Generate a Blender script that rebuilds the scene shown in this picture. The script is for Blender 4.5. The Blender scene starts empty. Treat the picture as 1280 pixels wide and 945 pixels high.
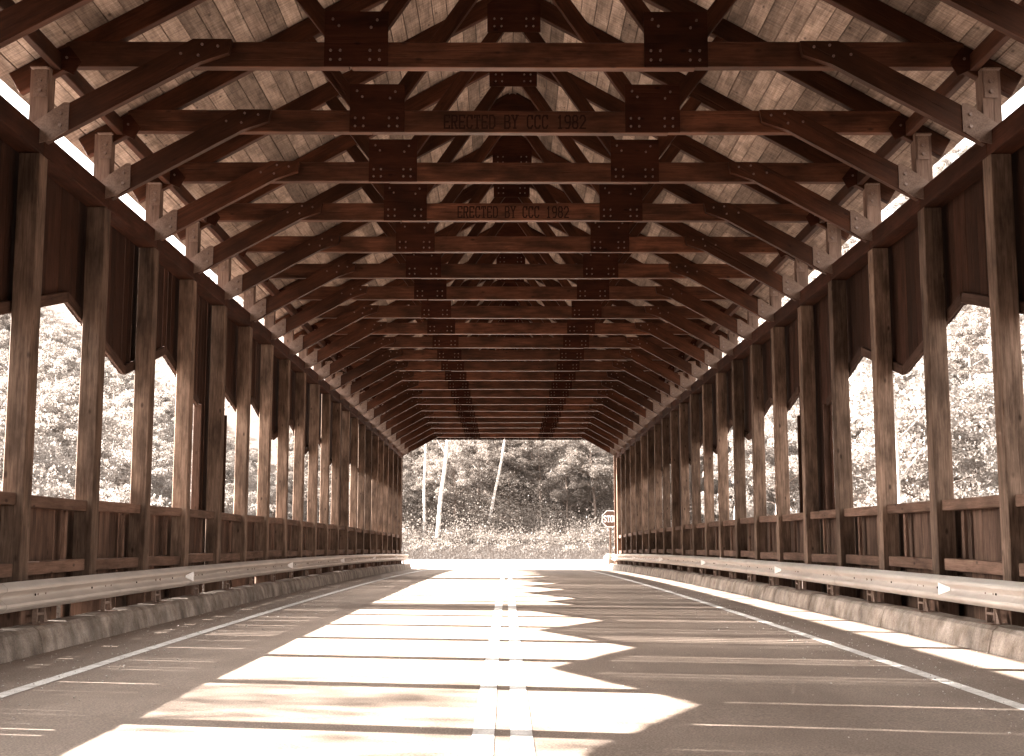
import bpy, bmesh, math, random
import numpy as np
from mathutils import Vector, Matrix, Quaternion

random.seed(11); rng = np.random.default_rng(11)
S = bpy.context.scene
COL = S.collection

# ------------------------------------------------------------------ camera, sky, sun, exposure
F_PX = 1600.0                                   # focal length in pixels of the 1280-wide photograph
PITCH = math.atan((680 - 472.5) / F_PX)         # horizon lies low in the picture: camera tilted up
YAW = math.atan(6 / F_PX)
cam_d = bpy.data.cameras.new('camera'); cam = bpy.data.objects.new('camera', cam_d); COL.objects.link(cam)
cam_d.sensor_width = 36; cam_d.lens = F_PX / 1280 * 36; cam_d.clip_end = 3000; cam_d.clip_start = .05
cam.location = (-.1, 0, 1.21)
cam.rotation_euler = (math.pi / 2 + PITCH, 0, -YAW)
S.camera = cam

SUN_H = Vector((-1, .207, 0)).normalized()      # horizontal direction towards the sun
SUN_EL = math.atan(.595 * abs(SUN_H.x))
SUN_V = (SUN_H * math.cos(SUN_EL) + Vector((0, 0, math.sin(SUN_EL)))).normalized()
world = bpy.data.worlds.new('World'); S.world = world; world.use_nodes = True
wn = world.node_tree.nodes; wl = world.node_tree.links
sky = wn.new('ShaderNodeTexSky'); sky.sky_type = 'NISHITA'; sky.sun_disc = False
sky.sun_elevation = SUN_EL; sky.sun_rotation = math.atan2(SUN_H.x, SUN_H.y)
sky.dust_density = 3.0
bw = wn.new('ShaderNodeHueSaturation'); bw.inputs['Saturation'].default_value = 0.0     # toned monochrome print: no blue in the sky
tint = wn.new('ShaderNodeMixRGB'); tint.blend_type = 'MULTIPLY'; tint.inputs[0].default_value = 1
tint.inputs[2].default_value = (1.0, .975, .93, 1)
wl.new(sky.outputs[0], bw.inputs['Color']); wl.new(bw.outputs[0], tint.inputs[1])
wl.new(tint.outputs[0], wn['Background'].inputs[0]); wn['Background'].inputs[1].default_value = .11
sun_d = bpy.data.lights.new('sun', 'SUN'); sun = bpy.data.objects.new('sun', sun_d); COL.objects.link(sun)
sun_d.energy = 5; sun_d.angle = math.radians(.45); sun_d.color = (1, .965, .9)
sun.rotation_euler = SUN_V.to_track_quat('Z', 'Y').to_euler(); sun.location = (-60, 30, 50)
S.view_settings.view_transform = 'Standard'; S.view_settings.look = 'None'
S.view_settings.gamma = 1; S.view_settings.use_curve_mapping = False
S.view_settings.exposure = 3.85
S.cycles.max_bounces = 10; S.cycles.diffuse_bounces = 6; S.cycles.transparent_max_bounces = 8
S.cycles.use_denoising = True
S.cycles.sample_clamp_indirect = 8

# ------------------------------------------------------------------ materials
MATS = {}
def nodes_of(name):
    m = bpy.data.materials.new(name); m.use_nodes = True
    nt = m.node_tree; b = nt.nodes['Principled BSDF']
    MATS[name] = m
    return m, nt, b
def N(nt, kind, **kw):
    n = nt.nodes.new('ShaderNode' + kind)
    for k, v in kw.items():
        if k.startswith('_'): setattr(n, k[1:], v)
        else: n.inputs[k.replace('__', ' ')].default_value = v
    return n
def ramp(nt, stops):
    r = nt.nodes.new('ShaderNodeValToRGB'); e = r.color_ramp.elements
    while len(e) < len(stops): e.new(.5)
    for q, (p, c) in zip(e, stops):
        q.position = p; q.color = (*c, 1) if len(c) == 3 else c
    return r
def noise(nt, vec, scale, detail=5, rough=.6, dist=0):
    n = N(nt, 'TexNoise', Scale=scale, Detail=detail, Roughness=rough, Distortion=dist)
    nt.links.new(vec, n.inputs['Vector']); return n
def mapped(nt, scale, coord='Object', rand=True):
    tc = nt.nodes.new('ShaderNodeTexCoord'); mp = nt.nodes.new('ShaderNodeMapping')
    nt.links.new(tc.outputs[coord], mp.inputs['Vector']); mp.inputs['Scale'].default_value = scale
    if rand:
        oi = nt.nodes.new('ShaderNodeObjectInfo'); ge = nt.nodes.new('ShaderNodeNewGeometry')
        ad = N(nt, 'Math', _operation='ADD'); nt.links.new(oi.outputs['Random'], ad.inputs[0]); nt.links.new(ge.outputs['Random Per Island'], ad.inputs[1])
        mu = N(nt, 'Math', _operation='MULTIPLY'); nt.links.new(ad.outputs[0], mu.inputs[0]); mu.inputs[1].default_value = 37
        nt.links.new(mu.outputs[0], mp.inputs['Location'])
        return mp.outputs[0], ad.outputs[0]
    return mp.outputs[0], None
def mix(nt, mode, fac, a, b):
    n = nt.nodes.new('ShaderNodeMixRGB'); n.blend_type = mode
    for i, v in ((0, fac), (1, a), (2, b)):
        if isinstance(v, (int, float)): n.inputs[i].default_value = v
        elif isinstance(v, tuple): n.inputs[i].default_value = (*v, 1)
        else: nt.links.new(v, n.inputs[i])
    return n.outputs[0]
def bump(nt, b, h, strength, dist=.01):
    n = N(nt, 'Bump', Strength=strength, Distance=dist)
    nt.links.new(h, n.inputs['Height']); nt.links.new(n.outputs[0], b.inputs['Normal'])
def wood(name, dark, light, axis=0, stain=.5, var=.35, rough=.85, spec=.25, saw=0):
    """sawn timber, grain along the given local axis"""
    m, nt, b = nodes_of(name)
    sc = [13, 13, 13]; sc[axis] = .7
    vec, rnd = mapped(nt, sc)
    g = noise(nt, vec, 2.4, 9, .72, .5)
    r = ramp(nt, [(.28, dark), (.72, light)]); nt.links.new(g.outputs[0], r.inputs[0])
    sc2 = [3.2, 3.2, 3.2]; sc2[axis] = 1.1
    v2, _ = mapped(nt, sc2)
    s = noise(nt, v2, 1.5, 4, .6)                                   # weather stains and knots
    rs = ramp(nt, [(.35, (1 - stain,) * 3), (.62, (1.12,) * 3)]); nt.links.new(s.outputs[0], rs.inputs[0])
    c = mix(nt, 'MULTIPLY', 1, r.outputs[0], rs.outputs[0])
    fr = N(nt, 'Math', _operation='FRACT'); nt.links.new(rnd, fr.inputs[0])
    mr = N(nt, 'MapRange'); nt.links.new(fr.outputs[0], mr.inputs[0]); mr.inputs[3].default_value = 1 - var; mr.inputs[4].default_value = 1 + var * .6
    c = mix(nt, 'MULTIPLY', 1, c, mr.outputs[0])
    vk, _ = mapped(nt, [5 if i != axis else 2.4 for i in range(3)])       # small dark knots
    vo = N(nt, 'TexVoronoi', Scale=1.0, Randomness=1.0); nt.links.new(vk, vo.inputs['Vector'])
    rk = ramp(nt, [(.05, (.32,) * 3), (.13, (1,) * 3)]); nt.links.new(vo.outputs['Distance'], rk.inputs[0])
    c = mix(nt, 'MULTIPLY', 1, c, rk.outputs[0])
    if saw:                                                          # saw marks across the board
        v4, _ = mapped(nt, [22 if i == axis else 1.5 for i in range(3)])
        sn = noise(nt, v4, 1.4, 4, .7, .4); rsn = ramp(nt, [(.40, (1 - saw,) * 3), (.58, (1.05,) * 3)]); nt.links.new(sn.outputs[0], rsn.inputs[0])
        c = mix(nt, 'MULTIPLY', 1, c, rsn.outputs[0])
    nt.links.new(c, b.inputs['Base Color']); b.inputs['Roughness'].default_value = rough
    b.inputs['Specular IOR Level'].default_value = spec; b.inputs['Specular Tint'].default_value = (1, .62, .46, 1)
    # checks: thin dark cracks along the grain come from the bump
    ck = [26, 26, 26]; ck[axis] = .9
    v3, _ = mapped(nt, ck)
    cn = noise(nt, v3, 1.3, 3, .5, .3)
    rc = ramp(nt, [(.30, (0,) * 3), (.40, (1,) * 3)]); nt.links.new(cn.outputs[0], rc.inputs[0])
    hsum = mix(nt, 'ADD', .5, rc.outputs[0], g.outputs[0])
    bump(nt, b, hsum, .55, .008)
    return m
wood('truss wood', (.022, .0064, .0029), (.082, .0275, .0135), 0, .6, .45, .62, .35)
wood('beam wood', (.022, .0066, .0034), (.062, .021, .012), 0, .5, .3, .85, .2)
wood('chord wood', (.036, .0115, .0056), (.168, .064, .035), 0, .68, .45, .5, .5)
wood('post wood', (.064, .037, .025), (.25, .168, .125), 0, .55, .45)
wood('siding wood', (.0125, .0044, .0025), (.050, .0205, .0125), 2, .45, .5)  # darker than the panel boards: shade of the upper walls put into the colour
wood('trim wood', (.030, .0148, .0100), (.085, .048, .035), 0, .45, .3)
wood('rail wood', (.075, .040, .027), (.19, .115, .085), 0, .4, .25)
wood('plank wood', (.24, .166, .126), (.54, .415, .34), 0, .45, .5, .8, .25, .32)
wood('panel wood', (.042, .0225, .0155), (.135, .082, .060), 2, .45, .4)  # same kind of boards low down, with the brighter bounce light put into the colour
wood('plate wood', (.024, .0060, .0030), (.055, .0165, .0088), 0, .5, .25)
wood('stud wood', (.115, .070, .052), (.25, .168, .132), 2, .35, .3)

def stone_like(name, a, b_, scale, rough, bs, streak=None, fine=120, spec=.3, sk=(.58, 1.2), fc=(.72, 1.25)):
    m, nt, b = nodes_of(name)
    vec, _ = mapped(nt, (1, 1, 1), 'Object', False)
    n1 = noise(nt, vec, scale, 6, .62); r1 = ramp(nt, [(.3, a), (.7, b_)]); nt.links.new(n1.outputs[0], r1.inputs[0])
    n2 = noise(nt, vec, fine, 3, .6); r2 = ramp(nt, [(.3, (fc[0] if bs else .93,) * 3), (.7, (fc[1] if bs else 1.05,) * 3)]); nt.links.new(n2.outputs[0], r2.inputs[0])
    c = mix(nt, 'MULTIPLY', 1, r1.outputs[0], r2.outputs[0])
    if streak:
        vs, _ = mapped(nt, streak, 'Object', False)
        n3 = noise(nt, vs, 1, 5, .65, .5); r3 = ramp(nt, [(.36, (sk[0],) * 3), (.62, (sk[1],) * 3)]); nt.links.new(n3.outputs[0], r3.inputs[0])
        c = mix(nt, 'MULTIPLY', 1, c, r3.outputs[0])
    nt.links.new(c, b.inputs['Base Color']); b.inputs['Roughness'].default_value = rough; b.inputs['Specular IOR Level'].default_value = spec; b.inputs['Specular Tint'].default_value = (1, .62, .46, 1)
    h = mix(nt, 'ADD', .5, n1.outputs[0], n2.outputs[0]); bump(nt, b, h, bs, .01)
    return m
stone_like('asphalt', (.172, .130, .104), (.226, .176, .145), .8, .8, .6, (1.1, .07, 1), 70, .3, (.9, 1.08), (.5, 1.5))
stone_like('concrete', (.135, .104, .083), (.37, .312, .27), 3.2, .9, .6, (2.2, 1.6, .5), 60)
stone_like('deck concrete', (.24, .2, .18), (.34, .29, .26), 1.5, .9, .3)
stone_like('paint', (.44, .395, .365), (.80, .765, .74), 7, .7, .25, None, 60)
stone_like('gravel', (.35, .3, .27), (.62, .57, .53), 30, .9, .3)
stone_like('far road', (.28, .245, .225), (.36, .32, .30), 1.1, .85, .3, None, 100)
stone_like('galvanised', (.45, .408, .37), (.50, .456, .418), .6, .46, .0, (.15, .8, .15), 2, .5, (.9, 1.1))
MATS['galvanised'].node_tree.nodes['Principled BSDF'].inputs['Metallic'].default_value = .25
stone_like('steel plate', (.115, .076, .058), (.21, .148, .12), 5, .6, .15, None, 60, .5)
stone_like('bolt steel', (.16, .11, .09), (.28, .21, .18), 20, .45, .05, None, 60, .5)
MATS['bolt steel'].node_tree.nodes['Principled BSDF'].inputs['Metallic'].default_value = .5
def plain(name, c, rough=.6, var=.12):
    return stone_like(name, tuple(x * (1 - var) for x in c), tuple(x * (1 + var) for x in c), 5, rough, .05)
plain('lettering', (.022, .01, .008), .9)
plain('sign field', (.11, .066, .051), .5)
plain('sign white', (.82, .8, .78), .5, .04)
plain('reflector', (.85, .82, .8), .4, .04)
plain('roof covering', (.08, .07, .065), .8)
plain('hole', (.02, .015, .012), .9)

def leafy(name, a, b_, trans):
    m, nt, b = nodes_of(name)
    nt.nodes.remove(b); out = nt.nodes['Material Output']
    ge = nt.nodes.new('ShaderNodeNewGeometry'); oi = nt.nodes.new('ShaderNodeObjectInfo')
    ad = N(nt, 'Math', _operation='ADD'); nt.links.new(ge.outputs['Random Per Island'], ad.inputs[0]); nt.links.new(oi.outputs['Random'], ad.inputs[1])
    hv = N(nt, 'Math', _operation='MULTIPLY'); nt.links.new(ad.outputs[0], hv.inputs[0]); hv.inputs[1].default_value = .5
    r = ramp(nt, [(.1, a), (.9, b_)]); nt.links.new(hv.outputs[0], r.inputs[0])
    d = N(nt, 'BsdfDiffuse'); t = N(nt, 'BsdfTranslucent'); g = N(nt, 'BsdfGlossy', Roughness=.45)
    nt.links.new(r.outputs[0], d.inputs[0]); nt.links.new(r.outputs[0], t.inputs[0])
    g.inputs[0].default_value = (.9, .88, .86, 1)
    mx = N(nt, 'MixShader'); mx.inputs[0].default_value = trans
    nt.links.new(d.outputs[0], mx.inputs[1]); nt.links.new(t.outputs[0], mx.inputs[2])
    m2 = N(nt, 'MixShader'); m2.inputs[0].default_value = .02
    nt.links.new(mx.outputs[0], m2.inputs[1]); nt.links.new(g.outputs[0], m2.inputs[2])
    nt.links.new(m2.outputs[0], out.inputs[0])
    return m
leafy('leaf', (.19, .158, .139), (.29, .254, .231), .52)
leafy('slope leaf', (.135, .109, .093), (.23, .194, .172), .5)
leafy('grass blade', (.055, .043, .036), (.085, .068, .06), .35)
stone_like('bark', (.12, .09, .075), (.24, .19, .165), 6, .95, .8, (7, 7, .8))
stone_like('pale bark', (.36, .32, .29), (.58, .53, .50), 5, .85, .4, (1.2, 1.2, 6))
stone_like('bounce gravel', (.40, .345, .31), (.62, .56, .52), 1.6, .9, .6, None, 14)  # kept pale so that the added bed throws sunlight up under the eaves
stone_like('ground', (.065, .050, .042), (.12, .097, .085), .35, .95, .6, None, 7)

# ------------------------------------------------------------------ helpers
WM = {}
def link(o, parent=None, M=None):
    COL.objects.link(o); M = M if M is not None else Matrix()
    if parent is not None:
        o.parent = parent; o.matrix_basis = WM[parent.name].inverted() @ M
    else: o.matrix_basis = M
    WM[o.name] = M
    return o
def empty(name, loc=(0, 0, 0), parent=None, **tags):
    o = bpy.data.objects.new(name, None); o.empty_display_size = .2
    link(o, parent, Matrix.Translation(loc)); tag(o, **tags); return o
def tag(o, label=None, category=None, group=None, kind=None):
    for k, v in (('label', label), ('category', category), ('group', group), ('kind', kind)):
        if v: o[k] = v
    return o
def mesh_from(name, verts, faces, mat=None, smooth=False):
    me = bpy.data.meshes.new(name); me.from_pydata([tuple(v) for v in verts], [], faces); me.update()
    if mat: me.materials.append(MATS[mat])
    if smooth: me.shade_smooth()
    return me
def obj(name, me, parent=None, M=None, **tags):
    o = bpy.data.objects.new(name, me); link(o, parent, M); tag(o, **tags); return o
BOX = {}
def box_mesh(L, w, h, c, mat):
    key = (round(L, 4), round(w, 4), round(h, 4), c, mat)
    if key not in BOX:
        bm = bmesh.new(); bmesh.ops.create_cube(bm, size=1)
        for v in bm.verts: v.co = Vector((v.co.x * L, v.co.y * w, v.co.z * h))
        if c: bmesh.ops.bevel(bm, geom=bm.edges[:], offset=c, segments=1, affect='EDGES')
        me = bpy.data.meshes.new('timber'); bm.to_mesh(me); bm.free(); me.materials.append(MATS[mat])
        BOX[key] = me
    return BOX[key]
def frame(p0, p1, up=(0, 0, 1)):
    x = (Vector(p1) - Vector(p0)).normalized(); z = Vector(up); y = z.cross(x).normalized(); z = x.cross(y)
    M = Matrix((x, y, z)).transposed().to_4x4(); M.translation = (Vector(p0) + Vector(p1)) / 2
    return M
def timber(name, p0, p1, w, h, mat, parent, up=(0, 0, 1), c=.007, **tags):
    """a sawn timber from p0 to p1: local X along it, w across, h along up"""
    L = (Vector(p1) - Vector(p0)).length
    return obj(name, box_mesh(L, w, h, c, mat), parent, frame(p0, p1, up), **tags)
def prism_xz(pts, y0, y1):
    n = len(pts)
    v = [(x, y0, z) for x, z in pts] + [(x, y1, z) for x, z in pts]
    f = [tuple(range(n)), tuple(range(2 * n - 1, n - 1, -1))] + [(i, i + n, (i + 1) % n + n, (i + 1) % n) for i in range(n)]
    return v, f
class MB:
    def __init__(s): s.v = []; s.f = []
    def add(s, v, f):
        o = len(s.v); s.v += [tuple(q) for q in v]; s.f += [tuple(i + o for i in q) for q in f]
    def box(s, x0, x1, y0, y1, z0, z1):
        s.add(*prism_xz([(x0, z0), (x1, z0), (x1, z1), (x0, z1)], y0, y1))
    def disc(s, cx, cz, y0, y1, r, n=6):
        s.add(*prism_xz([(cx + r * math.cos(i * 2 * math.pi / n + .3), cz + r * math.sin(i * 2 * math.pi / n + .3)) for i in range(n)], y0, y1))
    def mesh(s, name, mat):
        me = mesh_from(name, s.v, s.f, mat)
        bm = bmesh.new(); bm.from_mesh(me); bmesh.ops.recalc_face_normals(bm, faces=bm.faces[:]); bm.to_mesh(me); bm.free()
        return me

def camber(y):                                    # the deck is slightly arched
    if y > 64.5: return -.049 + (y - 64.5) * .004
    if y < -12: return camber(-12)
    return .12 - .00016 * (y - 32) ** 2
def P(x, y, z): return (x, y, z + camber(y))

Y0, STEP = 14.16, 2.385
STA = [Y0 + STEP * k for k in range(-10, 22)]     # post and truss stations, -9.7 m to 64.2 m: the camera stands inside the bridge
YA, YB = STA[0] - .35, STA[-1] + .35

# ------------------------------------------------------------------ terrain, road, kerbs
def sm(a, b, t):
    t = np.clip((t - a) / (b - a), 0, 1); return t * t * (3 - 2 * t)
def terrain(x, y):
    x = np.asarray(x, float); y = np.asarray(y, float)
    base = np.where(y > 64.5, -.049 + (y - 64.5) * .004, -.04) - .07
    base = np.where(y > 95.5, .005, base)
    rav = sm(-12, 4, y) * (1 - sm(53, 66, y)) * (1 - .6 * sm(40, 90, np.abs(x)))
    z = base - 5.2 * rav
    z = z + np.where(y > 95.5, .12 * np.clip(y - 95.5, 0, 13) + .40 * np.clip(y - 108.5, 0, 110), 0)
    side = np.where(x > 0, .30 * np.clip(x - 24, 0, 60), .05 * np.clip(-x - 24, 0, 40))
    z = z + side * (1 - sm(60, 84, y) * (1 - sm(93, 112, y))) * sm(-20, 10, y)
    z = z + .35 * np.sin(x * .21 + y * .13) * sm(8, 16, np.abs(x)) * (1 - sm(74, 82, y) * (1 - sm(95, 108, y)))
    return z
gx = np.unique(np.concatenate([np.linspace(-900, -120, 14), np.linspace(-120, 120, 97), np.linspace(120, 900, 14)]))
gy = np.unique(np.concatenate([np.linspace(-900, -60, 12), np.linspace(-60, 150, 106), np.linspace(150, 900, 18), [95.5]]))
X, Y = np.meshgrid(gx, gy); Z = terrain(X, Y)
V = np.stack([X.ravel(), Y.ravel(), Z.ravel()], 1); nx = len(gx)
Fq = [(j * nx + i, j * nx + i + 1, (j + 1) * nx + i + 1, (j + 1) * nx + i) for j in range(len(gy) - 1) for i in range(nx - 1)]
obj('ground', mesh_from('ground', V, Fq, 'ground', True), kind='structure')

bx = [float(t) for t in np.linspace(-26, 26, 27)]; by = [float(t) for t in np.linspace(8, 56, 25)]  # unseen pale bed, added to bounce sunlight onto the left soffit
obj('bounce_bed', mesh_from('bounce bed', [(x, y, float(terrain(x, y)) + .12) for y in by for x in bx],
    [(j * 27 + i, j * 27 + i + 1, (j + 1) * 27 + i + 1, (j + 1) * 27 + i) for j in range(24) for i in range(26)], 'bounce gravel', True), kind='structure')
def strip(xs, ys, dz, mat, name, zf=camber):
    v = [(x, y, zf(y) + dz) for y in ys for x in xs]; n = len(xs)
    f = [(j * n + i, j * n + i + 1, (j + 1) * n + i + 1, (j + 1) * n + i) for j in range(len(ys) - 1) for i in range(n - 1)]
    return mesh_from(name, v, f, mat, True)
ys = [float(t) for t in np.arange(-60, 84.01, 1.0)]
road = obj('road', strip([-5.2, 0, 5.2], ys, 0, 'asphalt', 'road'), kind='structure')
obj('crossing_road', strip([-140, -5.3, 5.3, 140], [80.0, 84, 88, 92, 95.4], .004, 'far road', 'crossing road'), kind='structure')
for sx in (-1, 1):
    obj('gravel_shoulder', strip(sorted([sx * 5.2, sx * 8.5]), [float(t) for t in np.arange(65.2, 80.1, 1.5)], -.012, 'far road', 'gravel shoulder'), kind='structure')
def marking(name, x, w, y0, y1, dz=.004):
    yy = [float(t) for t in np.arange(y0, y1 + .01, 1.5)]
    v = []
    for j, y in enumerate(yy):
        for s in (-1, 1): v.append((x + s * (w / 2 + random.uniform(-.004, .004)), y, camber(y) + dz))
    f = [(2 * j, 2 * j + 1, 2 * j + 3, 2 * j + 2) for j in range(len(yy) - 1)]
    return obj(name, mesh_from(name, v, f, 'paint'), road)
marking('edge_line', -4.02, .13, -30, 79, )
marking('edge_line', 3.62, .13, -30, 79)
marking('centre_line', -.25, .135, -30, 79)
marking('centre_line', -.01, .135, -30, 79)

# deck slab and kerbs
md = MB()
for a in range(20):
    ya, yb = YA + (YB - YA) * a / 20, YA + (YB - YA) * (a + 1) / 20
    pts = [(-5.95, -.55), (5.95, -.55), (5.95, -.012), (-5.95, -.012)]
    v = [P(x, ya, z) for x, z in pts] + [P(x, yb, z) for x, z in pts]
    md.add(v, [(0, 1, 5, 4), (1, 2, 6, 5), (2, 3, 7, 6), (3, 0, 4, 7)] + ([(3, 2, 1, 0)] if a == 0 else []) + ([(4, 5, 6, 7)] if a == 19 else []))
obj('bridge_deck', md.mesh('bridge deck', 'deck concrete'), kind='structure')
def kerb(sx):
    prof = [(4.985, -.03), (5.015, .12), (5.05, .235), (5.10, .272), (5.36, .275), (5.37, -.03)]
    rows = []; y = YA + .05; nj = y + 3.1
    while y < 66.3:
        if y >= nj:
            rows += [(y - .012, 0), (y, 1), (y + .012, 1), (y + .024, 0)]; nj += 4.1
        else: rows.append((y, 0))
        y += .22
    v = []; n = len(prof)
    for y, g in rows:
        for i, (x, z) in enumerate(prof):
            j = .0 if i in (0, 5) else 1
            x2 = x + (random.gauss(0, .002) + .002 * math.sin(y * 1.7 + i)) * j + g * .02 * (i < 4)
            z2 = z + random.gauss(0, .002) * j - g * .02 * (1 < i < 5)
            v.append((sx * x2, y, camber(y) + z2))
    f = [(a * n + i, a * n + i + 1, (a + 1) * n + i + 1, (a + 1) * n + i) for a in range(len(rows) - 1) for i in range(n - 1)]
    f += [tuple(range(n)), tuple((len(rows) - 1) * n + i for i in range(n))]
    me = mesh_from('kerb', v, f, 'concrete')
    bm = bmesh.new(); bm.from_mesh(me); bmesh.ops.recalc_face_normals(bm, faces=bm.faces[:]); bm.to_mesh(me); bm.free()
    obj('kerb', me, kind='structure')
kerb(-1); kerb(1)

# ------------------------------------------------------------------ the covered bridge
bridge = empty('covered_bridge', (0, 34, 0), label='dark timber covered bridge with repeated roof trusses and open slatted side walls', category='covered bridge')

# ---- letter strokes
GL = {
 'E': [[(0,0),(0,1)],[(0,1),(.6,1),(.6,.84)],[(0,.5),(.45,.5)],[(0,0),(.6,0),(.6,.16)]],
 'R': [[(0,0),(0,1),(.45,1),(.58,.88),(.58,.62),(.45,.5),(0,.5)],[(.3,.5),(.52,0),(.66,0)],[(-.08,0),(.1,0)]],
 'C': [[(.6,.76),(.45,1),(.15,1),(0,.82),(0,.18),(.15,0),(.45,0),(.6,.2)],[(.6,1),(.6,.76)]],
 'T': [[(0,.84),(0,1),(.6,1),(.6,.84)],[(.3,1),(.3,0)],[(.18,0),(.42,0)]],
 'D': [[(0,0),(0,1),(.4,1),(.6,.8),(.6,.2),(.4,0),(0,0)]],
 'B': [[(0,0),(0,1),(.42,1),(.55,.88),(.55,.62),(.42,.52),(0,.52)],[(.42,.52),(.6,.4),(.6,.12),(.45,0),(0,0)]],
 'Y': [[(0,1),(.3,.48),(.6,1)],[(.3,.48),(.3,0)],[(.18,0),(.42,0)],[(-.08,1),(.1,1)],[(.5,1),(.68,1)]],
 '1': [[(.15,.82),(.3,1),(.3,0)],[(.14,0),(.46,0)]],
 '9': [[(.6,.55),(.45,.45),(.15,.45),(0,.6),(0,.85),(.15,1),(.45,1),(.6,.85),(.6,.3),(.42,0),(.12,0)]],
 '8': [[(.15,.52),(.03,.65),(.03,.86),(.16,1),(.44,1),(.57,.86),(.57,.65),(.45,.52),(.15,.52),(0,.36),(0,.14),(.15,0),(.45,0),(.6,.14),(.6,.36),(.45,.52)]],
 '2': [[(0,.8),(.15,1),(.45,1),(.6,.82),(.6,.6),(0,.02)],[(0,0),(.6,0)]],
 'S': [[(.58,.84),(.44,1),(.16,1),(.02,.86),(.02,.66),(.16,.54),(.44,.46),(.58,.34),(.58,.14),(.44,0),(.16,0),(.02,.16)]],
 'O': [[(.15,1),(.45,1),(.6,.84),(.6,.16),(.45,0),(.15,0),(0,.16),(0,.84),(.15,1)]],
 'P': [[(0,0),(0,1),(.45,1),(.6,.86),(.6,.6),(.45,.46),(0,.46)]],
}
def letters(text, adv, sxx, h, t, y0, y1):
    mb = MB(); x = -adv * (len(text) - 1) / 2 - .3 * sxx; k = 0
    for ch in text:
        for line in GL.get(ch, []):
            for (ax, az), (bx, bz) in zip(line, line[1:]):
                a = Vector((x + ax * sxx, az * h)); b = Vector((x + bx * sxx, bz * h)); d = (b - a).normalized() * t * .5; n = Vector((-d.y, d.x)); k += 1
                e = .00012 * (k % 9)
                mb.add(*prism_xz([tuple(a - d - n), tuple(b + d - n), tuple(b + d + n), tuple(a - d + n)], y0 - e, y1))
        x += adv
    return mb
# ---- prototype truss (front face towards -y), in coordinates of its station
def truss_proto():
    T = empty('roof_truss', (0, 0, 0), bridge)
    CB, CT = 6.565, 6.865
    zm = (CB + CT) / 2
    for a, b in ((-5.16, -1.905), (-1.898, 2.05), (2.057, 5.16)):
        timber('bottom_chord', (a, 0, zm), (b, 0, zm), .13, CT - CB, 'chord wood', T)
    for s in (-1, 1):
        up = Vector((s * .56, 0, 1))
        timber('rafter', (s * .02, 0, 9.565), (s * 5.74, 0, 9.575 - .56 * 5.74), .118, .268, 'truss wood', T, up)
        timber('web', (s * 1.78, 0, 6.75), (s * .1, 0, 9.2), .108, .19, 'truss wood', T, (s * 1, 0, .6))
        timber('web', (s * 1.98, 0, 6.8), (s * 2.84, 0, 7.93), .106, .19, 'truss wood', T, (-s * 1, 0, .6))
        bz = lambda x: 6.575 + (3.6 - x) * .558
        pts = [(5.30, bz(5.30)), (3.60, 6.575), (3.27, 6.69), (3.24, 6.852), (3.68, 6.852), (5.30, bz(5.30) + .325)]
        bm_ = MB(); Mk = frame((s * 5.30, -.115, bz(5.30)), (s * 3.24, -.115, bz(3.24)), (0, 0, 1)); Mi = Mk.inverted()
        pv, pf = prism_xz([(s * a, b) for a, b in pts], -.162, -.068); bm_.add([Mi @ Vector(q) for q in pv], pf)
        obj('knee_brace', bm_.mesh('knee brace', 'truss wood'), T, Mk)
        # plates
        x0 = s * 1.835
        mb = MB(); mb.box(x0 - .365, x0 + .365, -.088, -.068, CB - .004, CB + .655); obj('gusset_plate', mb.mesh('gusset', 'plate wood'), T)
        mb = MB(); mb.add(*prism_xz([(s * 5.46, 5.86), (s * 5.40, 5.62), (s * 5.24, 5.66), (s * 5.06, 5.78), (s * 5.06, 6.10), (s * 5.12, 6.10)], -.174, -.163)); obj('heel_plate', mb.mesh('heel', 'steel plate'), T)
        mb = MB(); mb.add(*prism_xz([(s * 5.30, 6.58), (s * 5.06, 6.46), (s * 4.98, 6.62), (s * 5.12, 6.80), (s * 5.28, 6.74)], -.085, -.067)); obj('end_plate', mb.mesh('end plate', 'plate wood'), T)
        mb = MB(); mb.box(min(s * 5.32, s * 5.53), max(s * 5.32, s * 5.53), -.155, .045, 5.80, 6.52); obj('eave_stud', mb.mesh('stud', 'stud wood'), T)
        mb = MB(); mb.box(min(s * 5.325, s * 5.475), max(s * 5.325, s * 5.475), -.170, -.156, 6.17, 6.50)
        mb.add(*prism_xz([(s * 5.31, 6.49), (s * 5.5, 6.49), (s * 5.5, 6.505), (s * 5.31, 6.505)], -.23, -.156)); obj('stud_plate', mb.mesh('stud plate', 'steel plate'), T)
    mb = MB(); mb.add(*prism_xz([(-.41, 8.93), (.41, 8.93), (.41, 9.38), (.03, 9.66), (-.03, 9.66), (-.41, 9.38)], -.088, -.066)); obj('ridge_plate', mb.mesh('ridge plate', 'plate wood'), T)
    b = MB(); r = .0165
    for s in (-1, 1):
        x0 = s * 1.835
        for ax in (-.29, -.18, .16, .27):
            for az in (.075, .185): b.disc(x0 + ax, CB + az, -.104, -.086, r)
        for ax, az in ((-.27, .56), (-.2, .48), (.24, .55), (.17, .46)): b.disc(x0 + ax, CB + az, -.104, -.086, r)
        for ax, az in ((3.40, 6.77), (3.58, 6.79), (3.62, 6.66), (3.82, 6.68)): b.disc(s * ax, az, -.178, -.160, r)
        for q in (5.83, 5.97): b.disc(s * 5.15, q, -.192, -.172, .022)
        b.disc(s * 5.40, 5.76, -.192, -.172, .02)
        for q in (6.24, 6.36): b.disc(s * 5.40, q, -.190, -.168, .024)
        b.disc(s * 5.14, 6.66, -.1, -.084, r)
    for ax in (-.3, -.19, .19, .3):
        for az in (9.02, 9.14): b.disc(ax, az, -.104, -.086, r)
    tag(obj('bolts', b.mesh('bolts', 'bolt steel'), T), kind='stuff')
    return T
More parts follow.
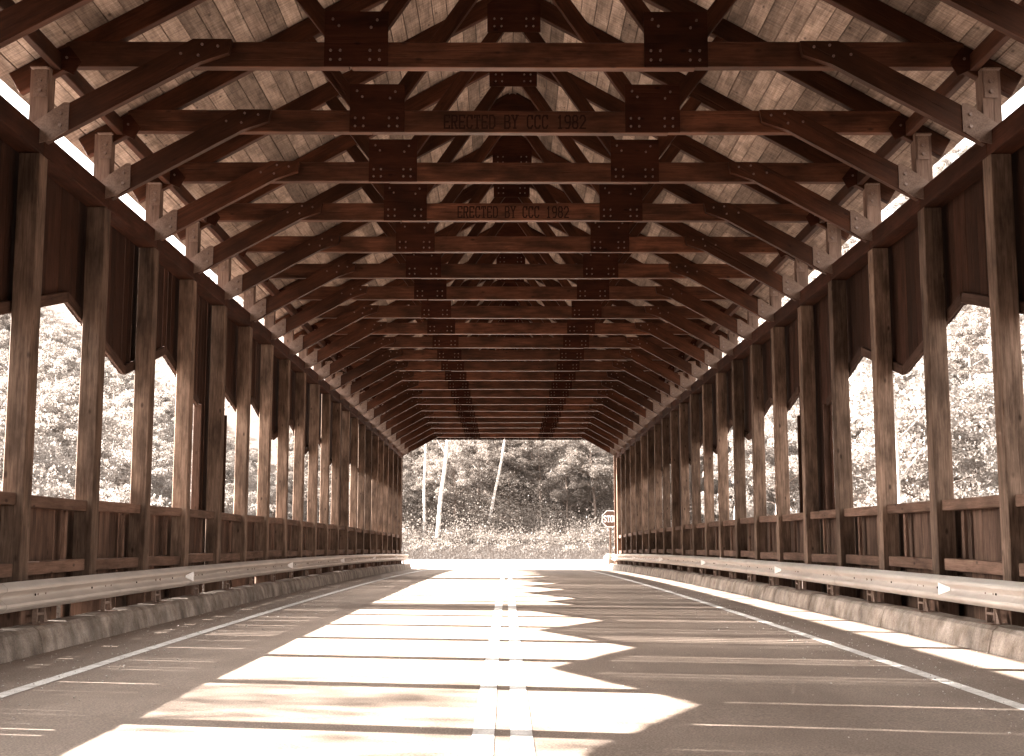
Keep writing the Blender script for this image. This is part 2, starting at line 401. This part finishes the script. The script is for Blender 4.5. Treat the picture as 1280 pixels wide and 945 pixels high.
proto = truss_proto(); kids = list(proto.children)
for k, y in enumerate(STA):
    if k == 0: T = proto
    else:
        T = proto.copy(); COL.objects.link(T)
        for ch in kids:
            c = ch.copy(); COL.objects.link(c); c.parent = T
            if 'plate' in ch.name or 'bolts' in ch.name: continue
            c.location.x += random.uniform(-.012, .012); c.location.z += random.uniform(-.008, .008)
            c.rotation_euler.y += random.uniform(-.0035, .0035)
    M = Matrix.Translation((0, y, camber(y))); WM[T.name] = M
    T.matrix_basis = WM[bridge.name].inverted() @ M
    if k in (11, 13):
        text = 'ERECTED BY CCC 1982'; pos = 0
        for word in text.split():
            i0 = text.index(word, pos); pos = i0 + len(word); xc = ((i0 + pos - 1) / 2 - (len(text) - 1) / 2) * .1005
            mb = letters(word, .1005, .108, .175 if k == 11 else .185, .021, -.0685, -.06)
            obj('lettering', mb.mesh('lettering', 'lettering'), T, M @ Matrix.Translation((xc, 0, 6.62)), label='the word ' + word + ' on the bottom chord')

# ---- roof
roof = empty('roof', (0, 34, 6.5), bridge)
nrow = 29; wrow = 5.92 / nrow
for s in (-1, 1):
    for i in range(nrow):
        xm = s * (wrow * (i + .5)); zt = 9.735 - .56 * abs(xm)
        cuts = [YA - .3] + sorted(YA - .3 + (YB - YA + .6) * (q + random.uniform(-.25, .25)) / 4 for q in (1, 2, 3)) + [YB + .3]
        for a, b in zip(cuts, cuts[1:]):
            # follows the camber through its end and mid points
            wd = wrow * math.hypot(1, .56) - .014
            nseg = 4; v = []; f = []
            dx = wd / 2 / math.hypot(1, .56); tz = random.uniform(0, .004)
            yy = [a + .002 + (b - a - .004) * q / nseg for q in range(nseg + 1)]
            ym = (a + b) / 2; zc = zt + camber(ym)
            for y in yy:
                for ex in (-1, 1):
                    for th in (0, .038):
                        # local frame: X along the plank (so that the grain follows it), Y across, Z up
                        x = ex * dx * s
                        v.append((y - ym, -(x), -.56 * abs(xm + x) + .56 * abs(xm) + th + tz + camber(y) - camber(ym)))
            for q in range(nseg):
                o = q * 4
                f += [(o, o + 2, o + 6, o + 4), (o + 1, o + 5, o + 7, o + 3), (o, o + 4, o + 5, o + 1), (o + 2, o + 3, o + 7, o + 6)]
            f += [(0, 1, 3, 2), (4 * nseg, 4 * nseg + 2, 4 * nseg + 3, 4 * nseg + 1)]
            M = Matrix.Translation((xm, ym, zc)) @ Matrix.Rotation(math.pi / 2, 4, 'Z')
            obj('roof_plank', mesh_from('roof plank', v, f, 'plank wood'), roof, M)
for s in (-1, 1):
    v = []; f = []
    yy = [float(t) for t in np.linspace(YA - .34, YB + .34, 22)]
    for y in yy:
        for x in (0, 5.9): v += [P(s * x, y, 9.80 - .56 * x), P(s * x, y, 9.84 - .56 * x)]
    for q in range(len(yy) - 1):
        o = 4 * q; f += [(o, o + 2, o + 6, o + 4), (o + 1, o + 5, o + 7, o + 3), (o + 2, o + 3, o + 7, o + 6)]
    obj('roof_covering', mesh_from('roof covering', v, f, 'roof covering'), roof)
    for a, b in zip(STA, STA[1:]):
        timber('eave_beam', P(s * 5.25, a + .07, 6.62), P(s * 5.25, b - .07, 6.62), .09, .2, 'truss wood', roof)
# gable boarding above the chord at both ends
for y0 in (YA - .26, YB + .24):
    g = empty('gable', (0, y0, 6.5), bridge)
    for i in range(46):
        a = -5.29 + i * .23; b = a + .224
        top = lambda x: 9.70 - .56 * abs(x)
        mb = MB(); mb.add(*prism_xz([(a, 6.5 + camber(y0)), (b, 6.5 + camber(y0)), (b, top(b) + camber(y0)), (a, top(a) + camber(y0))], y0, y0 + .022))
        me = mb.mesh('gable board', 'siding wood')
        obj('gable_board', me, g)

# ---- side walls
zig = [(-12.6, 3.9), (-10.3, 3.55), (-8, 4.15), (-5.6, 3.55), (-3.2, 4.15), (-.8, 3.55), (1.6, 4.15), (4.0, 3.55), (6.3, 4.15), (8.7, 3.55), (11.1, 4.15), (13.5, 3.55), (15.9, 4.15), (18.4, 3.55), (20.55, 4.15), (22.88, 3.55)]
zig2 = [(25.02, 4.05), (26.35, 3.78), (27.8, 4.15), (30.4, 3.54), (32.8, 4.15), (35.2, 3.54), (37.6, 4.15), (40.1, 3.54), (41.6, 3.95)]
zig3 = [(43.7, 3.55), (46.0, 4.15), (48.4, 3.55), (50.8, 4.15), (53.2, 3.55), (55.6, 4.15), (58.0, 3.55), (60.4, 4.15), (62.8, 3.55), (65.5, 4.0)]
GROUPS = [zig, zig2, zig3]; PANELS = [(22.88, 25.02), (41.6, 43.7)]
def edge(y):
    for g in GROUPS:
        if g[0][0] <= y <= g[-1][0]:
            for (a, za), (b, zb) in zip(g, g[1:]):
                if a <= y <= b: return za + (zb - za) * (y - a) / (b - a)
    return 1.6
SILL_T, SILL_B = 1.69, 1.555
for s, side in ((-1, 'left'), (1, 'right')):
    W = empty('side_wall', (s * 5.6, 34, 0), bridge, label=side + ' side wall of posts and vertical boards')
    xs = s * 5.5
    for k, y in enumerate(STA):
        dy = random.uniform(-.02, .02); lean = random.uniform(-.012, .012)
        timber('post', P(xs, y + dy, .02), P(xs + lean, y, 5.53), .25, .24, 'post wood', W, (1, 0, 0), .01)
        timber('post_base', P(xs - s * .03, y + dy, .05), P(xs - s * .03, y + dy, .70), .30, .26, 'rail wood', W, (1, 0, 0), .01)
    for k, (a, b) in enumerate(zip(STA, STA[1:])):
        timber('top_plate', P(s * 5.51, a - .0, 5.665), P(s * 5.51, b - .004, 5.665), .26, .265, 'beam wood', W)
        ja, jb = a + .126 + random.uniform(0, .01), b - .126 - random.uniform(0, .01)
        timber('sill_rail', P(s * 5.535, ja, (SILL_T + SILL_B) / 2), P(s * 5.535, jb, (SILL_T + SILL_B) / 2 + random.uniform(-.015, .015)), .16, SILL_T - SILL_B, 'rail wood', W)
        timber('bottom_rail', P(s * 5.535, ja, .86), P(s * 5.535, jb, .86 + random.uniform(-.02, .02)), .16, .145, 'rail wood', W)
        yb = b - .50 + random.uniform(-.05, .05) if s < 0 else a + .52 + random.uniform(-.05, .05)
        if s > 0: yb = b - .55 + random.uniform(-.05, .05)
        timber('panel_stud', P(s * 5.60, yb, .935), P(s * 5.60, yb, 1.553), .09, .045, 'rail wood', W, (1, 0, 0))
        timber('side_beam', P(s * 5.73, a, -.02), P(s * 5.73, b - .004, -.02), .12, .36, 'siding wood', W)
    # trim along the zigzag lower edge of the upper boarding
    for g in GROUPS:
        for (a, za), (b, zb) in zip(g, g[1:]):
            if b < YA + 1: continue
            timber('trim_board', P(s * 5.66, a + .01, za + .07), P(s * 5.66, b - .01, zb + .07), .045, .14, 'trim wood', W, (0, 0, 1))
    for a, b in PANELS:
        for y in (a + .03, b - .03):
            timber('jamb', P(s * 5.66, y, SILL_T), P(s * 5.66, y, 3.6), .05, .14, 'trim wood', W, (1, 0, 0))
    # vertical boards, upper and lower
    rest = {'upper': MB(), 'lower': MB()}
    for part in ('upper', 'lower'):
        y = YA
        while y < YB:
            w = random.uniform(.185, .215)
            g = random.choice([.001, .002, .002, .003, .004, .006, .010, .016, .020, .028, .034]) if s < 0 else random.choice([.001, .002, .003, .003, .005])
            if s < 0 and part == 'upper' and random.random() < .06: g = .055
            if y < 5 and s < 0: g = min(g, .004)
            a, b = y, min(y + w, YB)
            x0 = 5.69 + random.uniform(0, .004); x1 = x0 + .020
            if part == 'upper':
                za, zb, zt = edge(a) + random.uniform(0, .03), edge(b) + random.uniform(0, .01), 5.72
                if za < 2 or zb < 2: za = zb = 1.62
                if abs(za - zb) > .5: za = zb = max(za, zb)
            else: za = zb = (.14 if random.random() < (.8 if s < 0 else .97) else .44) + random.uniform(-.02, .02); zt = 1.675
            ym = (a + b) / 2; big = 11.0 < ym < 38.5
            c0 = camber(ym)
            v = []
            for x in (x0, x1):
                for yy, zz in ((a, za), (b, zb), (b, zt), (a, zt)): v.append((s * x, yy, zz + c0))
            f = [(0, 1, 2, 3), (7, 6, 5, 4), (0, 4, 5, 1), (1, 5, 6, 2), (2, 6, 7, 3), (3, 7, 4, 0)]
            if s < 0: f = [tuple(reversed(q)) for q in f]
            if big:
                o = Vector((s * x0, ym, 2.5 if part == 'upper' else 1))
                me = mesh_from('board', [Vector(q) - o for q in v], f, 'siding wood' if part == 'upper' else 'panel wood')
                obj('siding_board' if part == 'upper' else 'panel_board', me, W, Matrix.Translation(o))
            else: rest[part].add(v, f)
            y = b + g
    for part, nm in (('upper', 'siding'), ('lower', 'panel_siding')):
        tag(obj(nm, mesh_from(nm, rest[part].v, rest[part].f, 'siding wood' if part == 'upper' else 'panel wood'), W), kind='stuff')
    # end trim at both portals
    for y in (YA - .02, YB + .02):
        timber('corner_board', P(s * 5.5, y, .02), P(s * 5.5, y, 6.3), .05, .44 if s > 0 else .26, 'rail wood', W, (1, 0, 0))

# ------------------------------------------------------------------ guard rails
def rail_panel_mesh(L):
    prof = [(.000, .0), (.018, .006), (.070, .045), (.080, .065), (.076, .09), (.012, .140), (.004, .155), (.012, .170), (.076, .220), (.080, .245), (.070, .265), (.018, .304), (.0, .310)]
    n = len(prof); v = []
    for y in (-L / 2, L / 2):
        v += [(-d, y, z) for d, z in prof] + [(-d + .005, y, z) for d, z in prof]
    f = []
    for i in range(n - 1):
        f += [(i, i + 1, 2 * n + i + 1, 2 * n + i), (n + i, 3 * n + i, 3 * n + i + 1, n + i + 1)]
    f += [(0, 2 * n, 3 * n, n), (n - 1, 2 * n - 1, 4 * n - 1, 3 * n - 1)]
    for o in (0, 2 * n): f += [(o + i, o + n + i, o + n + i + 1, o + i + 1) for i in range(n - 1)]
    me = mesh_from('rail panel', v, f, 'galvanised')
    bm = bmesh.new(); bm.from_mesh(me); bmesh.ops.recalc_face_normals(bm, faces=bm.faces[:]); bm.to_mesh(me); bm.free()
    return me
RP = rail_panel_mesh(3.85)
mbk = MB()
mbk.box(-.10, .12, -.20, .20, 0, .012)                              # base plate
for yy in (-.13, .10):
    mbk.box(-.03, .02, yy, yy + .03, .012, .36)
mbk.box(-.028, .018, -.09, .095, .10, .125); mbk.box(-.028, .018, -.09, .095, .19, .215)
mbk.add([(-.02, -.13, .012), (.01, -.13, .012), (.01, -.13, .2), (-.02, -.13, .2), (-.02, -.24, .012), (.01, -.24, .012)],
        [(0, 1, 2, 3), (0, 4, 5, 1), (3, 2, 5, 4), (0, 3, 4), (1, 5, 2)])
mbk.box(.02, .10, -.06, .06, .2, .36)                               # spacer block behind the rail
BK = mbk.mesh('bracket', 'steel plate')
mbt = MB(); mbt.add([(-.10, .06, -.075), (-.10, .06, .075), (0, -.06, .02), (0, -.06, -.02), (-.095, .066, -.075), (-.095, .066, .075), (.005, -.054, .02), (.005, -.054, -.02)],
                    [(0, 1, 2, 3), (7, 6, 5, 4), (0, 4, 5, 1), (1, 5, 6, 2), (2, 6, 7, 3), (3, 7, 4, 0)])
RF = mbt.mesh('reflector', 'reflector')
def disc_x(r, n=8, d=.01):
    v = [(0, r * math.cos(i * 2 * math.pi / n), r * math.sin(i * 2 * math.pi / n)) for i in range(n)]; v += [(-d, y, z) for _, y, z in v]
    f = [tuple(range(n)), tuple(range(2 * n - 1, n - 1, -1))] + [(i, i + n, (i + 1) % n + n, (i + 1) % n) for i in range(n)]
    return v, f
mb = MB(); mb.add(*disc_x(.013)); HOLE = mb.mesh('hole', 'hole')
for s, side in ((1, 'right'), (-1, 'left')):
    G = empty('guard_rail', (s * 5.2, 34, 0), label='galvanised corrugated guard rail along the ' + side + ' kerb', category='guard rail', group='guard rails along the kerbs')
    flip = Matrix() if s > 0 else Matrix.Rotation(math.pi, 4, 'Z')
    y = YA + .3; i = 0
    while y + 3.81 < 68.3:
        ym = y + 1.905; sl = math.atan2(camber(y + 3.81) - camber(y), 3.81)
        M = Matrix.Translation((s * (5.215 + (.006 if i % 2 else 0)), ym, camber(ym) + .445)) @ Matrix.Rotation(sl, 4, 'X') @ flip
        obj('rail_panel', RP, G, M)
        for q in (-.98, .92):
            obj('rail_bolt', HOLE, G, Matrix.Translation((s * 5.204, ym + q, camber(ym + q) + .60)) @ flip)
        y += 3.81; i += 1
    yk = STA[0] + .35
    while yk < 66:
        obj('rail_bracket', BK, G, Matrix.Translation((s * 5.235, yk, camber(yk) + .27)) @ flip)
        yk += 2.36
    yr = 15.55 if s > 0 else 20.6 - 9.525
    while yr < 66:
        M = Matrix.Translation((s * 5.195, yr, camber(yr) + .60)) @ flip
        if s < 0: M = M @ Matrix.Rotation(math.pi, 4, 'X')    # base edge on the far side, as on the other rail
        obj('reflector', RF, G, M)
        yr += 9.525

# concrete end block past the right kerb, sunlit
mb = MB(); z0 = camber(67)
prof = [(65.0, 0.0), (69.6, 0.0), (69.4, .28), (68.3, .62), (66.4, .78), (65.0, .78)]
mb.add([(5.0 + .02 * (z > .1), y, z + z0 - .03) for y, z in prof] + [(5.55, y, z + z0 - .03) for y, z in prof],
       [tuple(range(6)), tuple(range(11, 5, -1))] + [(i, i + 6, (i + 1) % 6 + 6, (i + 1) % 6) for i in range(6)])
me = mb.mesh('end block', 'concrete')
obj('concrete_end_block', me, label='pale sunlit concrete end block past the right kerb at the far portal', category='end block')

# ------------------------------------------------------------------ stop sign
SX, SY, SZ = 5.50, 70.0, 2.57
zg = camber(SY) - .05
sg = empty('stop_sign', (SX, SY, zg), label='octagonal stop sign on a post, half hidden by the right portal', category='stop sign')
def octa(R, y0, y1):
    return prism_xz([(SX + R * math.cos(math.radians(22.5 + 45 * i)), SZ + R * math.sin(math.radians(22.5 + 45 * i))) for i in range(8)], y0, y1)
Rr = .457 / math.cos(math.radians(22.5))
mb = MB(); mb.add(*octa(Rr, SY - .003, SY)); panel = obj('sign_panel', mb.mesh('sign panel', 'sign white'), sg)
mb = MB(); mb.add(*octa(Rr * .90, SY - .006, SY - .0031)); obj('sign_field', mb.mesh('sign field', 'sign field'), panel)
mb = letters('STOP', .185, .21, .32, .052, -.004, 0)
me = mb.mesh('sign lettering', 'sign white'); obj('sign_lettering', me, panel, Matrix.Translation((SX, SY - .0065, SZ - .16)))
mb = MB()
mb.box(SX - .05, SX - .03, SY + .002, SY + .035, zg - .2, SZ + .4); mb.box(SX + .03, SX + .05, SY + .002, SY + .035, zg - .2, SZ + .4); mb.box(SX - .0305, SX + .0305, SY + .030, SY + .0345, zg - .2, SZ + .4)
obj('sign_post', mb.mesh('sign post', 'steel plate'), sg)

# ------------------------------------------------------------------ vegetation
def leaf_arrays(c, size):
    n = len(c)
    d = rng.normal(size=(n, 3)); d /= np.linalg.norm(d, axis=1)[:, None]
    e = rng.normal(size=(n, 3)); e -= (e * d).sum(1)[:, None] * d; e /= np.linalg.norm(e, axis=1)[:, None]
    L = (size * rng.uniform(.6, 1.35, n))[:, None]; w = L * .36
    k = np.cross(d, e)
    v = np.stack([c - d * L * .5, c + e * w + k * L * .10, c + d * L * .5, c - e * w + k * L * .10], 1).reshape(-1, 3)
    return v
def fast_quads(name, v, mat):
    me = bpy.data.meshes.new(name); n = len(v) // 4
    me.vertices.add(4 * n); me.vertices.foreach_set('co', v.astype('f4').ravel())
    me.loops.add(4 * n); me.loops.foreach_set('vertex_index', np.arange(4 * n, dtype='i4'))
    me.polygons.add(n); me.polygons.foreach_set('loop_start', np.arange(0, 4 * n, 4, dtype='i4'))
    me.update(calc_edges=True); me.validate(); me.materials.append(MATS[mat])
    return me
def tube(path, radii, n=8):
    v = []; f = []
    for i, (p, r) in enumerate(zip(path, radii)):
        t = (path[min(i + 1, len(path) - 1)] - path[max(i - 1, 0)]).normalized()
        a = t.orthogonal().normalized() if i == 0 else (a - t * a.dot(t)).normalized()
        b = t.cross(a)
        for q in range(n):
            g = q * 2 * math.pi / n; v.append(p + (a * math.cos(g) + b * math.sin(g)) * r)
    for i in range(len(path) - 1):
        for q in range(n): f.append((i * n + q, i * n + (q + 1) % n, (i + 1) * n + (q + 1) % n, (i + 1) * n + q))
    f.append(tuple((len(path) - 1) * n + q for q in range(n)))
    return v, f
def make_tree(H, R, crown_from, nclump, per, leaf, trunk_r, bark, lean=0, wob=.25, foliage='leaf'):
    """a trunk with limbs, and a crown of leaf clumps at the limb ends; unit mesh pair standing at the origin"""
    mb = MB(); tips = []
    n = 9; path = []; px = py = 0
    for i in range(n):
        t = i / (n - 1); px += random.uniform(-wob, wob) * .5; py += random.uniform(-wob, wob) * .5
        path.append(Vector((px + lean * H * t, py, H * .96 * t - .3)))
    mb.add(*tube(path, [trunk_r * (1.25 if i == 0 else 1) * (1 - .88 * i / (n - 1)) for i in range(n)]))
    nl = 13
    for i in range(nl):
        t = crown_from + (.95 - crown_from) * i / nl
        q = t * (n - 1); a = path[int(q)].lerp(path[min(int(q) + 1, n - 1)], q % 1)
        ang = i * 2.4 + random.uniform(-.4, .4); reach = R * (1 - .55 * abs(2 * (t - crown_from) / (1 - crown_from) - .75)) * random.uniform(.7, 1.1)
        e = a + Vector((math.cos(ang) * reach, math.sin(ang) * reach, reach * random.uniform(.15, .6)))
        m = a.lerp(e, .5) + Vector((0, 0, reach * .06)); r0 = trunk_r * .42 * (1 - .6 * t)
        mb.add(*tube([a, m, e], [r0, r0 * .6, r0 * .2], 5))
        tips += [m, a.lerp(e, .75), e, a.lerp(e, .9)]
    cs = []
    for i in range(nclump):
        b = Vector(random.choice(tips)); c = b + Vector((random.gauss(0, R * .16), random.gauss(0, R * .16), random.gauss(0, R * .13)))
        rad = R * random.uniform(.11, .23)
        p = rng.normal(size=(per, 3)); p /= np.linalg.norm(p, axis=1)[:, None]; p *= rng.uniform(.25, 1, (per, 1)) ** .5 * rad
        p[:, 2] *= .6
        cs.append(p + np.array(c))
    cr = fast_quads('crown', leaf_arrays(np.concatenate(cs), leaf), foliage)
    return mb.mesh('trunk', bark), cr
KINDS = [make_tree(11, 3.6, .22, 130, 180, .135, .19, 'bark'), make_tree(13, 3.9, .30, 140, 180, .14, .21, 'bark', .02),
         make_tree(9, 3.2, .15, 120, 180, .13, .15, 'bark', -.03), make_tree(14, 3.3, .35, 120, 170, .135, .17, 'pale bark', .03)]
KINDS.append(make_tree(13, 4.2, .32, 330, 118, .085, .21, 'bark'))
KINDS += [make_tree(11, 3.6, .18, 130, 170, .14, .17, 'bark', 0, .25, 'slope leaf'), make_tree(9, 3.3, .12, 130, 170, .135, .14, 'bark', .02, .25, 'slope leaf')]
def tree(kind, x, y, scale, label, group, name='leafy_tree', z=None):
    z = float(terrain(x, y)) if z is None else z
    t = empty(name, (x, y, z), label=label, category='tree', group=group)
    M = Matrix.Translation((x, y, z)) @ Matrix.Rotation(random.uniform(0, 6.28), 4, 'Z') @ Matrix.Diagonal((scale * random.uniform(.9, 1.15), scale * random.uniform(.9, 1.15), scale, 1))
    obj('trunk', KINDS[kind][0], t, M); obj('crown', KINDS[kind][1], t, M)
HT = [11, 13, 9, 14, 13]
def fill(side, n, label, group):
    placed = []; tries = 0
    while len(placed) < n and tries < 6000:
        tries += 1
        ax = random.choice([random.uniform(11, 24), random.uniform(18, 50), random.uniform(40, 95)]); y = random.uniform(max(2.0 * ax - 10, 14), 2.6 * ax + 62)
        x = side * ax
        if ax < (17.5 if side > 0 else 12.5): continue
        if 76 < y < 100 or y > 220: continue
        k = random.choice([0, 1, 2, 3]); sc = random.uniform(.85, 1.3); zb = float(terrain(x, y))
        if side < 0:                                             # lower than the light that falls through the left openings
            lim = .9 + .595 * (ax - 2.0 - 5.7)
            sc = min(sc, (lim - zb) / (HT[k] + .9))
            if sc < .48: continue
        if any((x - a) ** 2 + (y - b) ** 2 < (3.0 if ax < 24 else 3.6) ** 2 for a, b in placed): continue
        placed.append((x, y)); tree(k, x, y, sc, label, group)
fill(-1, 150, 'sunlit leafy tree in the wood seen through the left wall openings', 'trees left of the bridge')
fill(1, 75, 'sunlit leafy tree in the wood seen through the right wall openings', 'trees right of the bridge')
# hillside wood beyond the far portal
placed = []
while len(placed) < 64:
    y = random.uniform(110, 142); x = random.uniform(-22, 22)
    if any((x - a) ** 2 + (y - b) ** 2 < 2.4 ** 2 for a, b in placed): continue
    placed.append((x, y)); tree(random.choice([5, 6, 6]), x, y, random.uniform(.5, .95), 'leafy tree on the wooded slope beyond the far portal', 'trees beyond the far portal')
# tall trees left of the bridge, beside and behind the camera: they dapple the near road and shade the road behind
for i, (x, y, sc) in enumerate(((-30, 9.4, 2.05), (-27, 1, 1.7), (-22, -6, 1.5), (-31, -10, 1.8), (-24, -15, 1.6), (-20, -24, 1.5), (-17, 2.5, 1.3), (-16, -14, 1.3))):
    tree(4 if i == 0 else 1, x, y, sc, 'tall leafy tree left of the bridge whose shade dapples the near road', 'shade trees left of the bridge')
# pale trunks
def pale_tree(px0, py0, px1, r, y, label, x_at, kink=0):
    z0 = float(terrain(x_at[0], y))
    H = 13.5; n = 10; t = empty('pale_trunk_tree', (x_at[0], y, z0), label=label, category='tree')
    path = [Vector((x_at[0] + (x_at[1] - x_at[0]) * i / (n - 1) + random.uniform(-.05, .05) + kink * math.sin(i * 1.3), y, z0 - .2 + H * i / (n - 1))) for i in range(n)]
    mb = MB(); mb.add(*tube(path, [r * (1 - .6 * i / (n - 1)) for i in range(n)]))
    for i in (5, 6, 7, 8):
        e = path[i] + Vector((random.choice([-1, 1]) * random.uniform(.8, 1.6), random.uniform(-.4, .4), random.uniform(.8, 1.6))); mb.add(*tube([path[i], path[i].lerp(e, .5), e], [r * .35, r * .22, r * .1], 5))
    obj('trunk', mb.mesh('pale trunk', 'pale bark'), t)
    cs = []
    for i in range(34):
        c = np.array(path[-1]) + rng.normal(size=3) * np.array([1.5, 1.5, 1.4]) - np.array([0, 0, .6])
        cs.append(c + rng.normal(size=(70, 3)) * .33)
    obj('crown', fast_quads('crown', leaf_arrays(np.concatenate(cs), .2), 'leaf'), t)
def wx(px, y): return -.1 + (px - 634) * y / 1600
pale_tree(0, 0, 0, .12, 109, 'slim pale trunk nearest the left side of the far portal', (wx(530, 109), wx(534, 109) ), .04)
pale_tree(0, 0, 0, .19, 107, 'thickest pale trunk, leaning right, left in the far portal view', (wx(546, 107), wx(566, 107)))
pale_tree(0, 0, 0, .14, 112, 'pale leaning trunk in the middle of the far portal view', (wx(611, 112), wx(648, 112)))
def pale_side(x, y, r, lean, label):
    pale_tree(0, 0, 0, r, y, label, (x, x + lean))
pale_side(14.4, 70.0, .14, .9, 'slim pale trunk seen in the first opening past the right wall panel')
pale_side(12.4, 72.0, .13, 1.4, 'pale leaning trunk seen between the far posts of the right wall')
pale_side(14.9, 48.0, .15, -.5, 'pale trunk seen through the third opening of the right wall')
pale_side(-14.5, 62.0, .15, .2, 'pale upright trunk seen through the left wall openings')

# undergrowth on the slopes and along the banks
cs = []
def clump(x, y, z, r, n, h=.7):
    p = rng.normal(size=(n, 3)) * r * .5; p[:, 2] = np.abs(p[:, 2]) * h; cs.append(p + np.array([x, y, z]))
for i in range(1500):
    y = 105.5 + 32 * random.random() ** 1.3; x = random.uniform(-20, 20)
    clump(x, y, float(terrain(x, y)), random.uniform(.7, 1.9) * (.55 if y < 109 else 1), 120, random.choice([.8, 1.2, 2.2]))
for i in range(260):
    y = random.uniform(100, 109.5); x = random.uniform(-17, 17); clump(x, y, float(terrain(x, y)), random.uniform(.15, .55), 36, 1.1)
tag(obj('undergrowth', fast_quads('undergrowth', leaf_arrays(np.concatenate(cs), .14), 'slope leaf'),
        label='leafy undergrowth covering the wooded slope beyond the far portal', category='undergrowth'), kind='stuff')
cs = []
for i in range(2400):
    s = random.choice([-1, 1]); ax = 8 + 80 * random.random() ** 1.4; y = random.uniform(max(14, 2 * ax - 10), 2.4 * ax + 60)
    if 77 < y < 98 or ax < (16 if s > 0 else 13): continue
    clump(s * ax, y, float(terrain(s * ax, y)), random.uniform(.8, 2.2), 70, 1.5)
tag(obj('bank_undergrowth', fast_quads('bank undergrowth', leaf_arrays(np.concatenate(cs), .16), 'leaf'),
        label='leafy shrubs covering the banks on both sides of the bridge', category='undergrowth'), kind='stuff')
# grass verge
n = 90000
gxp = rng.uniform(-14, 14, n); gyp = 95.6 + 17 * rng.random(n) ** 1.15; gz = terrain(gxp, gyp)
c = np.stack([gxp, gyp, gz], 1); h = rng.uniform(.06, .2, n)[:, None]
d = np.stack([rng.normal(0, .35, n), rng.normal(0, .35, n), np.ones(n)], 1); a = rng.uniform(0, 6.28, n)
w = np.stack([np.cos(a), np.sin(a), 0 * a], 1) * .018
v = np.stack([c - w, c + w, c + d * h + w * .2, c + d * h - w * .2], 1).reshape(-1, 3)
tag(obj('grass', fast_quads('grass', v, 'grass blade'), label='rough grass verge beyond the crossing road', category='grass'), kind='stuff')
# grit and gravel swept to the road edges
mb = MB()
def pebble(x, y, r):
    z = camber(y) + .004 + r * .35
    q = [Vector((x + r * random.uniform(.7, 1.2) * a, y + r * random.uniform(.7, 1.2) * b, z + r * .7 * random.uniform(.7, 1.1) * c_)) for a, b, c_ in ((1, 0, 0), (-1, 0, 0), (0, 1, 0), (0, -1, 0), (0, 0, 1), (0, 0, -1))]
    mb.add(q, [(0, 2, 4), (2, 1, 4), (1, 3, 4), (3, 0, 4), (2, 0, 5), (1, 2, 5), (3, 1, 5), (0, 3, 5)])
for i in range(2600):
    y = 6 + 34 * random.random() ** 1.6
    if random.random() < .5: x = random.gauss(-4.05, .42)
    elif random.random() < .75: x = random.gauss(3.65, .36)
    else: x = random.choice([-1, 1]) * (4.97 - abs(random.gauss(0, .12)))
    if abs(x) > 4.97: continue
    pebble(x, y, random.choice([.004, .005, .006, .008, .011]))
for i in range(260): pebble(random.uniform(-4, 4), random.uniform(6.5, 22), random.choice([.004, .005, .007]))
tag(obj('gravel', mb.mesh('gravel', 'gravel'), label='loose pale grit scattered along the painted edge lines', category='gravel'), kind='stuff')
